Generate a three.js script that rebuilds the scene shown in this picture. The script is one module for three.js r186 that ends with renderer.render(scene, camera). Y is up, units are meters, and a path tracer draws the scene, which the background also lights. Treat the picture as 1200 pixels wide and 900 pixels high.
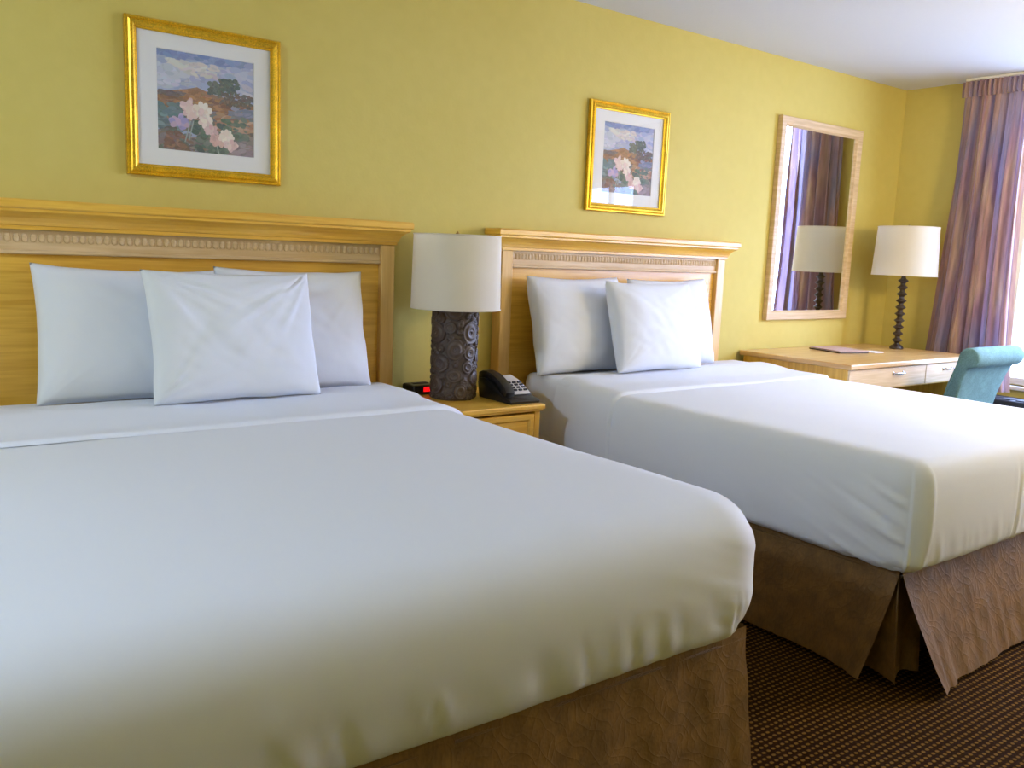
import * as THREE from 'three';
import { RoundedBoxGeometry } from 'three/addons/geometries/RoundedBoxGeometry.js';
import { mergeGeometries, mergeVertices, toCreasedNormals } from 'three/addons/utils/BufferGeometryUtils.js';
import { RectAreaLightUniformsLib } from 'three/addons/lights/RectAreaLightUniformsLib.js';

// ---------------------------------------------------------------- camera, sky, light, exposure
const scene = new THREE.Scene();
const camera = new THREE.PerspectiveCamera(2 * Math.atan(450 / 1016.67) * 180 / Math.PI, 1200 / 900, 0.05, 100);
camera.position.set(-0.9871, 1.2751, 3.2338);
camera.rotation.set(-0.149, -0.6465, 0.04, 'YXZ');

const renderer = new THREE.WebGLRenderer({ antialias: true });
renderer.toneMapping = THREE.LinearToneMapping;
renderer.toneMappingExposure = 1.2;
renderer.shadowMap.enabled = true;

const SKY = 15.3;
scene.background = new THREE.Color(0.42 * SKY, 0.58 * SKY, 1.04 * SKY);     // bright daylight outside the windows
RectAreaLightUniformsLib.init();
const DAY = new THREE.Color(0.42, 0.58, 1.0), DAY_INTENSITY = 0.9;
const XR = 4.6155, CEIL = 2.44, XL = -3.4, ZF = 4.25;                       // room: right wall, ceiling, left wall, wall opposite the beds
const OPENINGS = [[0.77, 2.2, 0.6, 2.36], [2.45, 3.35, 0.6, 1.97]];          // z0, z1, y0, y1 of the two windows in the right wall
for (const [z0, z1, y0, y1] of OPENINGS) {                                  // skylight entering through each opening
  const l = new THREE.RectAreaLight(DAY, DAY_INTENSITY, z1 - z0 - 0.1, y1 - y0 - 0.1);
  l.position.set(XR + 0.02, (y0 + y1) / 2, (z0 + z1) / 2); l.lookAt(0, (y0 + y1) / 2, (z0 + z1) / 2);
  l.name = 'window_daylight'; scene.add(l);
}
const WARM = new THREE.Color(1.0, 0.8, 0.46), WARM_INTENSITY = 5.0;         // floor lamp on the side of the room facing the beds
const COOL = new THREE.Color(0.62, 0.77, 1.0), COOL_INTENSITY = 7.8;          // fluorescent ceiling light over the entry at the left end of the room

// ---------------------------------------------------------------- helpers
let seed = 7;
const rnd = () => { seed = (seed * 1664525 + 1013904223) >>> 0; return seed / 4294967296; };
const hash = (x, y, s = 0) => { let h = (x * 374761393 + y * 668265263 + s * 982451653) | 0; h = Math.imul(h ^ (h >>> 13), 1274126177); return ((h ^ (h >>> 16)) >>> 0) / 4294967296; };
const mod = (a, n) => ((a % n) + n) % n;
function noise(x, y, s = 0, px = 1e9, py = 1e9) {
  const xi = Math.floor(x), yi = Math.floor(y), fx = x - xi, fy = y - yi, u = fx * fx * (3 - 2 * fx), v = fy * fy * (3 - 2 * fy);
  const h = (a, b) => hash(mod(a, px), mod(b, py), s);
  return (h(xi, yi) * (1 - u) + h(xi + 1, yi) * u) * (1 - v) + (h(xi, yi + 1) * (1 - u) + h(xi + 1, yi + 1) * u) * v;
}
const clamp = (x, a = 0, b = 1) => Math.min(b, Math.max(a, x));
const smooth = (a, b, x) => { const t = clamp((x - a) / (b - a)); return t * t * (3 - 2 * t); };
const mix = (a, b, t) => a + (b - a) * t;
const mix3 = (a, b, t) => [mix(a[0], b[0], t), mix(a[1], b[1], t), mix(a[2], b[2], t)];

function dataTex(w, h, fn, srgb = true, rx = 1, ry = 1) {                  // fn(u, v) gives [r, g, b] 0..255 or one grey value
  const d = new Uint8Array(w * h * 4);
  for (let j = 0; j < h; j++) for (let i = 0; i < w; i++) {
    const c = fn(i / w, j / h), o = (j * w + i) * 4;
    if (typeof c === 'number') d[o] = d[o + 1] = d[o + 2] = clamp(c, 0, 255); else for (let k = 0; k < 3; k++) d[o + k] = clamp(c[k], 0, 255);
    d[o + 3] = 255;
  }
  const t = new THREE.DataTexture(d, w, h, THREE.RGBAFormat);
  t.wrapS = t.wrapT = THREE.RepeatWrapping; t.magFilter = THREE.LinearFilter; t.minFilter = THREE.LinearMipmapLinearFilter; t.generateMipmaps = true;
  if (srgb) t.colorSpace = THREE.SRGBColorSpace;
  t.repeat.set(rx, ry); t.needsUpdate = true;
  return t;
}
const used = {};
const numbered = (n) => { const k = used[n] = (used[n] ?? -1) + 1; return k ? n + '_' + String(k).padStart(3, '0') : n; };
function mesh(name, geo, mat, parent) {
  const g = Array.isArray(geo) ? mergeGeometries(geo.map((a) => { const b = a.index ? a.toNonIndexed() : a; for (const k of Object.keys(b.attributes)) if (!['position', 'normal', 'uv'].includes(k)) b.deleteAttribute(k); return b; })) : geo;
  const m = new THREE.Mesh(g, mat); m.castShadow = m.receiveShadow = true;
  m.name = parent ? name : numbered(name); (parent ?? scene).add(m);
  return m;
}
function tag(o, label, category, group) { o.userData.label = label; o.userData.category = category; if (group) o.userData.group = group; return o; }
function thing(name, label, category, [x, y, z] = [0, 0, 0], turn = 0, group) {
  const o = new THREE.Group(); o.name = numbered(name); scene.add(o); o.position.set(x, y, z); o.rotation.y = turn;
  return tag(o, label, category, group);
}
function struct(name, geo, mat, label) { const m = mesh(name, geo, mat); m.userData.kind = 'structure'; if (label) m.userData.label = label; return m; }
function planarUV(g, turn = false) {                                       // uv in metres, by the axis each face looks along
  g = g.index ? g.toNonIndexed() : g;
  const p = g.attributes.position, n = g.attributes.normal, uv = new Float32Array(p.count * 2);
  for (let i = 0; i < p.count; i += 3) {
    let nx = 0, ny = 0, nz = 0; for (let k = 0; k < 3; k++) { nx += Math.abs(n.getX(i + k)); ny += Math.abs(n.getY(i + k)); nz += Math.abs(n.getZ(i + k)); }
    for (let k = 0; k < 3; k++) {
      const x = p.getX(i + k), y = p.getY(i + k), z = p.getZ(i + k);
      let a, b; if (nx >= ny && nx >= nz) { a = z; b = y; } else if (ny >= nz) { a = x; b = z; } else { a = x; b = y; }
      uv[(i + k) * 2] = turn ? b : a; uv[(i + k) * 2 + 1] = turn ? a : b;
    }
  }
  g.setAttribute('uv', new THREE.BufferAttribute(uv, 2));
  return g;
}
function box(x0, x1, y0, y1, z0, z1, r = 0.004, turn = false) {
  const w = x1 - x0, h = y1 - y0, d = z1 - z0, rr = Math.min(r, w / 2.01, h / 2.01, d / 2.01);
  const g = rr > 0.0005 ? new RoundedBoxGeometry(w, h, d, 2, rr) : new THREE.BoxGeometry(w, h, d);
  g.translate((x0 + x1) / 2, (y0 + y1) / 2, (z0 + z1) / 2);
  return planarUV(g, turn);
}
function lathe(pts, seg = 48) { return new THREE.LatheGeometry(pts.map(([r, y]) => new THREE.Vector2(r, y)), seg); }
function frameGeo(w, h, profile) {                                         // mitred frame: profile points (inset from outer edge, height from wall), in the plane z = 0
  const pos = [];
  const ring = ([i, z]) => [[i, i, z], [w - i, i, z], [w - i, h - i, z], [i, h - i, z]];
  for (let k = 0; k + 1 < profile.length; k++) {
    const A = ring(profile[k]), B = ring(profile[k + 1]);
    for (let s = 0; s < 4; s++) { const t = (s + 1) % 4; pos.push(...A[s], ...A[t], ...B[t], ...A[s], ...B[t], ...B[s]); }
  }
  const g = new THREE.BufferGeometry(); g.setAttribute('position', new THREE.Float32BufferAttribute(pos, 3)); g.computeVertexNormals();
  return planarUV(g);
}
function gridGeo(nu, nv, fn, uvScale = [1, 1]) {                           // fn(u, v) gives a point
  const pos = [], uv = [], idx = [];
  for (let j = 0; j <= nv; j++) for (let i = 0; i <= nu; i++) { const p = fn(i / nu, j / nv); pos.push(p[0], p[1], p[2]); uv.push(i / nu * uvScale[0], j / nv * uvScale[1]); }
  for (let j = 0; j < nv; j++) for (let i = 0; i < nu; i++) { const a = j * (nu + 1) + i, b = a + 1, c = a + nu + 1, d = c + 1; idx.push(a, b, d, a, d, c); }
  const g = new THREE.BufferGeometry(); g.setAttribute('position', new THREE.Float32BufferAttribute(pos, 3)); g.setAttribute('uv', new THREE.Float32BufferAttribute(uv, 2)); g.setIndex(idx); g.computeVertexNormals();
  return g;
}

// ---------------------------------------------------------------- materials
const M = {};
{
  const wallBump = dataTex(512, 512, (u, v) => 128 + 70 * (noise(u * 90, v * 90, 1, 90, 90) - 0.5) + 60 * (noise(u * 190, v * 190, 2, 190, 190) - 0.5), false, 1, 1);
  const wallCol = dataTex(256, 256, (u, v) => { const n = noise(u * 6, v * 6, 3, 6, 6) - 0.5, f = noise(u * 60, v * 60, 4, 60, 60) - 0.5; return [212 + 3 * n + 3 * f, 194 + 4 * n + 3 * f, 103 + 6 * n + 4 * f]; }, true, 0.5, 0.5);
  M.wall = new THREE.MeshStandardMaterial({ map: wallCol, roughness: 0.72, bumpMap: wallBump, bumpScale: 0.0005 });
  M.ceiling = new THREE.MeshStandardMaterial({ color: 0xd6d9de, roughness: 0.9, bumpMap: wallBump, bumpScale: 0.001 });
  M.white = new THREE.MeshStandardMaterial({ color: 0xe8e6e0, roughness: 0.5 });
  // blond maple / oak with fine streaks along u
  const grain = (seedN) => (u, v) => {
    const wob = 0.05 * noise(u * 3, v * 3, seedN, 3, 3);
    const a = noise(u * 5, (v + wob) * 40, seedN + 1, 5, 1e9), b = noise(u * 14, v * 170, seedN + 2, 14, 170), c = noise(u * 2, v * 9, seedN + 3, 2, 9);
    return 0.45 * a + 0.35 * b + 0.2 * c;
  };
  const g1 = grain(11);
  const wood = (lo, hi) => dataTex(512, 512, (u, v) => mix3(lo, hi, smooth(0.2, 0.8, g1(u, v))), true, 0.9, 1.6);
  const woodBump = dataTex(512, 512, (u, v) => 255 * g1(u, v), false, 0.9, 1.6);
  M.wood = new THREE.MeshPhysicalMaterial({ map: wood([220, 164, 50], [238, 188, 72]), roughness: 0.42, bumpMap: woodBump, bumpScale: 0.0004, clearcoat: 0.7, clearcoatRoughness: 0.3 });
  M.paleWood = new THREE.MeshPhysicalMaterial({ map: wood([205, 172, 122], [224, 194, 148]), roughness: 0.5, bumpMap: woodBump, bumpScale: 0.0003, clearcoat: 0.2, clearcoatRoughness: 0.35 });
  M.postWood = new THREE.MeshPhysicalMaterial({ map: wood([218, 172, 92], [232, 190, 114]), roughness: 0.45, bumpMap: woodBump, bumpScale: 0.0003, clearcoat: 0.5, clearcoatRoughness: 0.3 });
  M.deskTop = new THREE.MeshPhysicalMaterial({ map: wood([206, 160, 96], [226, 184, 122]), roughness: 0.35, bumpMap: woodBump, bumpScale: 0.0002, clearcoat: 0.4, clearcoatRoughness: 0.2 });
  // bed linen
  const weave = dataTex(256, 256, (u, v) => 128 + 60 * Math.sin(u * Math.PI * 2 * 64) * Math.sin(v * Math.PI * 2 * 64) + 50 * (noise(u * 40, v * 40, 21, 40, 40) - 0.5), false, 8, 8);
  M.linen = new THREE.MeshPhysicalMaterial({ color: 0xe4e8f1, roughness: 0.85, bumpMap: weave, bumpScale: 0.0002, sheen: 0.3, sheenRoughness: 0.6 });
  M.linen2 = new THREE.MeshPhysicalMaterial({ color: 0xe4e8f2, roughness: 0.82, bumpMap: weave, bumpScale: 0.0002, sheen: 0.3, sheenRoughness: 0.6 });
  // brown crinkled matelasse of the skirts
  const crk = (u, v) => {
    const wx = 0.16 * (noise(u * 8, v * 8, 31, 8, 8) - 0.5), wy = 0.16 * (noise(u * 8, v * 8, 32, 8, 8) - 0.5);
    const a = Math.abs(Math.sin((u + wx + v + wy) * Math.PI * 7)), b = Math.abs(Math.sin((u + wx - v - wy) * Math.PI * 7));
    return Math.pow(Math.min(a, b), 0.5) * 0.75 + 0.25 * noise(u * 70, v * 70, 33, 70, 70);
  };
  const skirtBump = dataTex(512, 512, (u, v) => 255 * crk(u, v), false, 3, 3);
  const skirtCol = dataTex(512, 512, (u, v) => { const n = noise(u * 9, v * 9, 34, 9, 9), f = noise(u * 120, v * 30, 35, 120, 30), k = crk(u, v); const s = 0.82 + 0.2 * n + 0.12 * f + 0.08 * k; return [120 * s, 88 * s, 46 * s]; }, true, 3, 3);
  M.skirt = new THREE.MeshPhysicalMaterial({ map: skirtCol, roughness: 0.55, bumpMap: skirtBump, bumpScale: 0.0012, sheen: 0.4, sheenRoughness: 0.5, sheenColor: new THREE.Color(0.5, 0.38, 0.22) });
  // carpet: small tan knots on dark brown
  const car = (u, v) => { const i = Math.floor(u * 16), j = Math.floor(v * 16), fx = u * 16 - i - 0.5, fy = v * 16 - j - 0.5, off = j % 2 ? 0.12 : -0.12; return smooth(0.42, 0.2, Math.hypot((fx + off) * 0.9, fy * 1.25)); };
  const carpetCol = dataTex(512, 512, (u, v) => { const f = noise(u * 128, v * 128, 41, 128, 128), k = car(u, v) * (0.75 + 0.5 * f); return mix3([38 + 16 * f, 23 + 10 * f, 8 + 3 * f], [126, 92, 42], clamp(k)); }, true, 3.2, 3.2);
  const carpetBump = dataTex(512, 512, (u, v) => 90 + 110 * car(u, v) + 60 * noise(u * 128, v * 128, 42, 128, 128), false, 3.2, 3.2);
  M.carpet = new THREE.MeshPhysicalMaterial({ map: carpetCol, roughness: 1, specularIntensity: 0.15, bumpMap: carpetBump, bumpScale: 0.004 });
  // gilt
  const giltC = dataTex(256, 256, (u, v) => { const n = noise(u * 90, v * 90, 51, 90, 90), m = noise(u * 12, v * 12, 52, 12, 12), s = 0.82 + 0.2 * n + 0.12 * m; return [232 * s, 184 * s, 44 * s]; }, true, 4, 4);
  M.gilt = new THREE.MeshStandardMaterial({ map: giltC, metalness: 0.65, roughness: 0.34, bumpMap: wallBump, bumpScale: 0.0003 });
  M.mat = new THREE.MeshStandardMaterial({ color: 0xe6e6e4, roughness: 0.9 });
  M.glass = new THREE.MeshPhysicalMaterial({ color: 0xffffff, transmission: 1, thickness: 0, roughness: 0, ior: 1.5 });
  M.mirror = new THREE.MeshStandardMaterial({ color: 0xe8ece8, metalness: 1, roughness: 0.015 });
  const shadeB = dataTex(256, 256, (u, v) => 128 + 50 * Math.sin(v * Math.PI * 2 * 60) + 60 * (noise(u * 60, v * 60, 61, 60, 60) - 0.5), false, 6, 3);
  M.shade = new THREE.MeshPhysicalMaterial({ color: 0xf1e9d6, roughness: 1, transmission: 0.32, thickness: 0, bumpMap: shadeB, bumpScale: 0.0003, side: THREE.DoubleSide });
  M.bronze = new THREE.MeshPhysicalMaterial({ color: 0x4a3c36, roughness: 0.5, clearcoat: 0.25, clearcoatRoughness: 0.4 });
  M.spool = new THREE.MeshPhysicalMaterial({ color: 0x372a22, roughness: 0.38, clearcoat: 0.3, clearcoatRoughness: 0.3 });
  M.brass = new THREE.MeshStandardMaterial({ color: 0xb09058, metalness: 1, roughness: 0.3 });
  M.chrome = new THREE.MeshStandardMaterial({ color: 0xc8c8cc, metalness: 1, roughness: 0.18 });
  M.black = new THREE.MeshPhysicalMaterial({ color: 0x101114, roughness: 0.38, clearcoat: 0.2 });
  M.phoneFace = new THREE.MeshStandardMaterial({ color: 0xcfcac6, roughness: 0.45 });
  M.key = new THREE.MeshStandardMaterial({ color: 0x26262e, roughness: 0.5 });
  M.lcd = new THREE.MeshStandardMaterial({ color: 0x300406, emissive: 0xff1418, emissiveIntensity: 1.0, roughness: 0.3 });
  const tealC = dataTex(256, 256, (u, v) => { const n = noise(u * 80, v * 80, 71, 80, 80), m = noise(u * 10, v * 10, 72, 10, 10), s = 0.86 + 0.16 * n + 0.1 * m; return [102 * s, 139 * s, 136 * s]; }, true, 3, 3);
  M.teal = new THREE.MeshPhysicalMaterial({ map: tealC, roughness: 0.8, sheen: 0.3, sheenRoughness: 0.5, sheenColor: new THREE.Color(0.3, 0.4, 0.4) });
  M.darkWood = new THREE.MeshStandardMaterial({ color: 0x3b2a1e, roughness: 0.5 });
  M.leather = new THREE.MeshStandardMaterial({ color: 0x3a2018, roughness: 0.5 });
  M.paper = new THREE.MeshStandardMaterial({ color: 0xf0eeea, roughness: 0.8 });
  M.pinkPaper = new THREE.MeshStandardMaterial({ color: 0xc8a8a0, roughness: 0.7 });
  M.unit = new THREE.MeshStandardMaterial({ color: 0x2a2c38, roughness: 0.5 });
  M.ground = new THREE.MeshStandardMaterial({ color: 0xb8b4ac, roughness: 0.95 });
  // drape: shot fabric with vertical streaks of mauve, rust, gold and slate
  const pal = [[160, 132, 154], [186, 146, 146], [206, 174, 154], [174, 140, 158], [156, 146, 176], [194, 158, 150]];
  const drapeC = dataTex(1024, 512, (u, v) => {
    const s = noise(u * 11 + 0.5 * noise(v * 4, 1, 81, 4), v * 2, 82, 11, 2) * 0.85 + 0.15 * noise(u * 60, v * 4, 83, 60, 4);
    const t = clamp(s * 1.5 - 0.25) * (pal.length - 1.001), k = Math.floor(t), c = mix3(pal[k], pal[k + 1], t - k), f = 0.92 + 0.16 * noise(u * 150, v * 26, 84, 150, 26);
    return [c[0] * f, c[1] * f, c[2] * f];
  }, true, 1, 1);
  M.drape = new THREE.MeshPhysicalMaterial({ map: drapeC, roughness: 0.7, transmission: 0.36, thickness: 0, sheen: 0.3, sheenRoughness: 0.4, side: THREE.DoubleSide });
}
function paintingTexture() {                                                // loose landscape with pale peonies
  const c = document.createElement('canvas'); c.width = 512; c.height = 500;
  const x = c.getContext('2d'), dab = (px, py, rx, ry, a, col) => { x.fillStyle = col; x.save(); x.translate(px, py); x.rotate(a); x.beginPath(); x.ellipse(0, 0, rx, ry, 0, 0, Math.PI * 2); x.fill(); x.restore(); };
  const rgb = (c3, j = 12) => { const d = (rnd() - 0.5) * j * 2; return `rgb(${c3.map((k) => Math.round(clamp(k + d + (rnd() - 0.5) * j, 0, 255))).join(',')})`; };
  const fill = (n, x0, y0, x1, y1, cols, r0, r1, flat = 0.45) => { for (let i = 0; i < n; i++) { const r = mix(r0, r1, rnd()); dab(mix(x0, x1, rnd()), mix(y0, y1, rnd()), r, r * flat, (rnd() - 0.5) * 0.8, rgb(cols[Math.floor(rnd() * cols.length)])); } };
  x.fillStyle = '#93a4c8'; x.fillRect(0, 0, 512, 500);
  fill(260, 0, 0, 512, 60, [[110, 135, 190], [140, 155, 200], [120, 140, 190]], 14, 40);
  fill(260, 0, 50, 512, 200, [[160, 172, 205], [150, 165, 205], [185, 190, 210]], 14, 42);
  fill(60, 60, 50, 300, 110, [[205, 202, 205], [215, 210, 200]], 14, 36, 0.35);
  fill(50, 0, 80, 110, 180, [[195, 200, 215]], 12, 34);
  // hills
  x.fillStyle = '#8f6a4e'; x.beginPath(); x.moveTo(0, 208); x.lineTo(70, 200); x.lineTo(150, 185); x.lineTo(205, 168); x.lineTo(270, 190); x.lineTo(360, 205); x.lineTo(512, 225); x.lineTo(512, 330); x.lineTo(0, 330); x.fill();
  fill(220, 0, 215, 512, 300, [[150, 105, 66], [130, 92, 66], [165, 115, 72], [120, 84, 70]], 10, 34, 0.35);
  fill(60, 130, 190, 270, 230, [[172, 116, 70], [150, 104, 70]], 8, 24, 0.4);
  fill(30, 0, 205, 140, 225, [[96, 84, 86]], 8, 22, 0.3);
  // middle ground
  fill(240, 0, 290, 512, 380, [[112, 116, 128], [140, 104, 86], [98, 110, 116], [160, 118, 90], [124, 96, 84]], 10, 36, 0.4);
  fill(90, 0, 270, 130, 400, [[86, 118, 124], [98, 128, 134], [78, 104, 112]], 10, 30, 0.5);
  fill(70, 300, 300, 512, 400, [[176, 134, 104], [160, 112, 86], [190, 150, 124]], 10, 34, 0.35);
  fill(40, 380, 245, 500, 285, [[110, 122, 150], [128, 134, 160]], 10, 30, 0.3);
  fill(240, 0, 380, 512, 500, [[92, 86, 84], [112, 88, 70], [84, 98, 92], [126, 112, 112], [104, 96, 104]], 10, 34, 0.5);
  fill(120, 190, 340, 370, 490, [[66, 92, 82], [78, 102, 90], [60, 82, 78], [94, 110, 98]], 10, 26, 0.6);
  fill(50, 330, 300, 470, 440, [[78, 104, 92], [92, 112, 96]], 8, 22, 0.6);
  fill(60, 400, 420, 512, 500, [[142, 128, 132], [122, 112, 118]], 10, 28, 0.5);
  fill(40, 40, 400, 150, 490, [[134, 92, 70], [110, 80, 68]], 8, 22, 0.6);
  // wind-blown tree
  fill(70, 270, 130, 330, 190, [[72, 92, 84], [92, 104, 92], [82, 94, 84]], 6, 15, 0.7);
  fill(90, 325, 110, 420, 185, [[78, 92, 82], [96, 100, 86], [66, 84, 78]], 6, 16, 0.7);
  fill(90, 320, 180, 500, 240, [[96, 82, 72], [82, 84, 78], [112, 92, 76]], 6, 16, 0.6);
  x.strokeStyle = '#5c4a42'; x.lineWidth = 5; for (const [a, b] of [[360, 330], [372, 385], [380, 430]]) { x.beginPath(); x.moveTo(a, 250); x.quadraticCurveTo(a, 210, b, 170); x.stroke(); }
  // flowers
  const petals = (cx, cy, R, cols) => { for (let k = 0; k < 26; k++) { const a = rnd() * 6.28, r = R * Math.sqrt(rnd()) * 0.8; dab(cx + Math.cos(a) * r, cy + Math.sin(a) * r * 0.8, R * 0.42, R * 0.3, a, rgb(cols[Math.floor(rnd() * cols.length)], 8)); } };
  x.strokeStyle = '#8fa39a'; x.lineWidth = 6; for (const [a, b, e, f] of [[170, 340, 140, 450], [185, 340, 160, 440], [305, 450, 318, 500]]) { x.beginPath(); x.moveTo(a, b); x.lineTo(e, f); x.stroke(); }
  petals(112, 355, 46, [[150, 140, 196], [178, 160, 204], [190, 160, 190]]);
  petals(160, 262, 40, [[226, 190, 186], [214, 176, 178], [234, 206, 196]]);
  petals(175, 300, 38, [[236, 214, 202], [226, 196, 190]]); petals(232, 280, 44, [[240, 228, 212], [244, 236, 224], [232, 206, 196]]); petals(250, 335, 40, [[238, 226, 214], [226, 204, 198]]);
  petals(278, 380, 34, [[214, 168, 170], [222, 186, 184]]); petals(312, 425, 38, [[222, 180, 166], [214, 168, 160]]); petals(355, 400, 40, [[244, 232, 216], [240, 220, 206]]); petals(380, 445, 36, [[226, 190, 190], [236, 210, 204]]);
  for (let i = 0; i < 260; i++) dab(rnd() * 512, rnd() * 500, 3 + rnd() * 7, 2 + rnd() * 3, rnd() * 3, `rgba(${rnd() > 0.5 ? '210,205,205' : '90,90,100'},0.12)`);
  x.fillStyle = 'rgba(196,192,198,0.24)'; x.fillRect(0, 0, 512, 500);
  x.strokeStyle = '#4a4650'; x.lineWidth = 8; x.strokeRect(0, 0, 512, 500);
  const t = new THREE.CanvasTexture(c); t.colorSpace = THREE.SRGBColorSpace; return t;
}
const printTexture = paintingTexture();
M.print = new THREE.MeshStandardMaterial({ map: printTexture, roughness: 0.8 });

// ---------------------------------------------------------------- the room
const T = 0.15;
struct('floor', box(XL - T, XR + T, -0.1, 0, -T, ZF + T, 0), M.carpet, 'dark brown carpet with small tan knots');
struct('ceiling', box(XL - T, XR + T, CEIL, CEIL + 0.1, -T, ZF + T, 0), M.ceiling, 'plain white ceiling');
struct('wall_back', box(XL - T, XR + T, 0, CEIL, -T, 0, 0), M.wall, 'yellow wall behind the headboards');
struct('wall_left', box(XL - T, XL, 0, CEIL, 0, ZF, 0), M.wall, 'yellow wall at the far end from the windows');
struct('wall_front', box(XL - T, XR + T, 0, CEIL, ZF, ZF + T, 0), M.wall, 'yellow wall facing the beds');
{
  const W = OPENINGS, g = [box(XR, XR + T, 0, CEIL, 0, W[0][0], 0), box(XR, XR + T, 0, CEIL, W[0][1], W[1][0], 0), box(XR, XR + T, 0, CEIL, W[1][1], ZF, 0)];
  for (const [z0, z1, y0, y1] of W) g.push(box(XR, XR + T, 0, y0, z0, z1, 0), box(XR, XR + T, y1, CEIL, z0, z1, 0));
  struct('wall_right', g, M.wall, 'yellow window wall');
  W.forEach(([z0, z1, y0, y1], i) => {
    const kind = 'window', grp = new THREE.Group(); grp.name = kind + '_' + (i + 1); grp.userData = { kind: 'structure', label: i ? 'lower white framed window past the second drape' : 'white framed window beside the long drape' }; scene.add(grp);
    const x0 = XR + 0.06, x1 = XR + 0.11, e = 0.045, zm = (z0 + z1) / 2;
    mesh(kind + '_frame', [box(x0, x1, y0, y0 + e, z0, z1, 0.004), box(x0, x1, y1 - e, y1, z0, z1, 0.004), box(x0, x1, y0 + e, y1 - e, z0, z0 + e, 0.004), box(x0, x1, y0 + e, y1 - e, z1 - e, z1, 0.004)], M.white, grp);
    mesh('mullion', box(x0 + 0.005, x1 - 0.005, y0 + e, y1 - e, zm - 0.02, zm + 0.02, 0.003), M.white, grp);
    for (const [a, b] of [[z0 + e, zm - 0.02], [zm + 0.02, z1 - e]]) { const p = new THREE.PlaneGeometry(b - a, y1 - y0 - 2 * e); p.rotateY(-Math.PI / 2); p.translate(XR + 0.085, (y0 + y1) / 2, (a + b) / 2); mesh('pane', p, M.glass, grp); }
    mesh('window_sill', box(XR - 0.02, XR + 0.06, y0 - 0.025, y0, z0 - 0.02, z1 + 0.02, 0.005), M.white, grp);
  });
}
struct('baseboard_back', box(XL, XR, 0, 0.09, 0, 0.012, 0.003), M.wood);
struct('baseboard_right', box(XR - 0.012, XR, 0, 0.09, 0.012, 2.3, 0.003), M.wood);
{ const g = new THREE.PlaneGeometry(60, 60); g.rotateX(-Math.PI / 2); g.translate(XR + T + 30.05, -3.2, 2); const m = mesh('ground', g, M.ground); m.userData.kind = 'structure'; m.userData.label = 'pale paving outside below the windows'; }

// ---------------------------------------------------------------- beds
function profileCurve(pts, n) {
  const c = new THREE.CatmullRomCurve3(pts.map(([h, v]) => new THREE.Vector3(h, v, 0)), false, 'centripetal'), out = [];
  const P = c.getSpacedPoints(n);
  for (let i = 0; i <= n; i++) { const a = P[Math.max(0, i - 1)], b = P[Math.min(n, i + 1)], tx = b.x - a.x, ty = b.y - a.y, L = Math.hypot(tx, ty); out.push({ h: P[i].x, v: P[i].y, nh: ty / L, nv: tx / L }); }
  return out;
}
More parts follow.
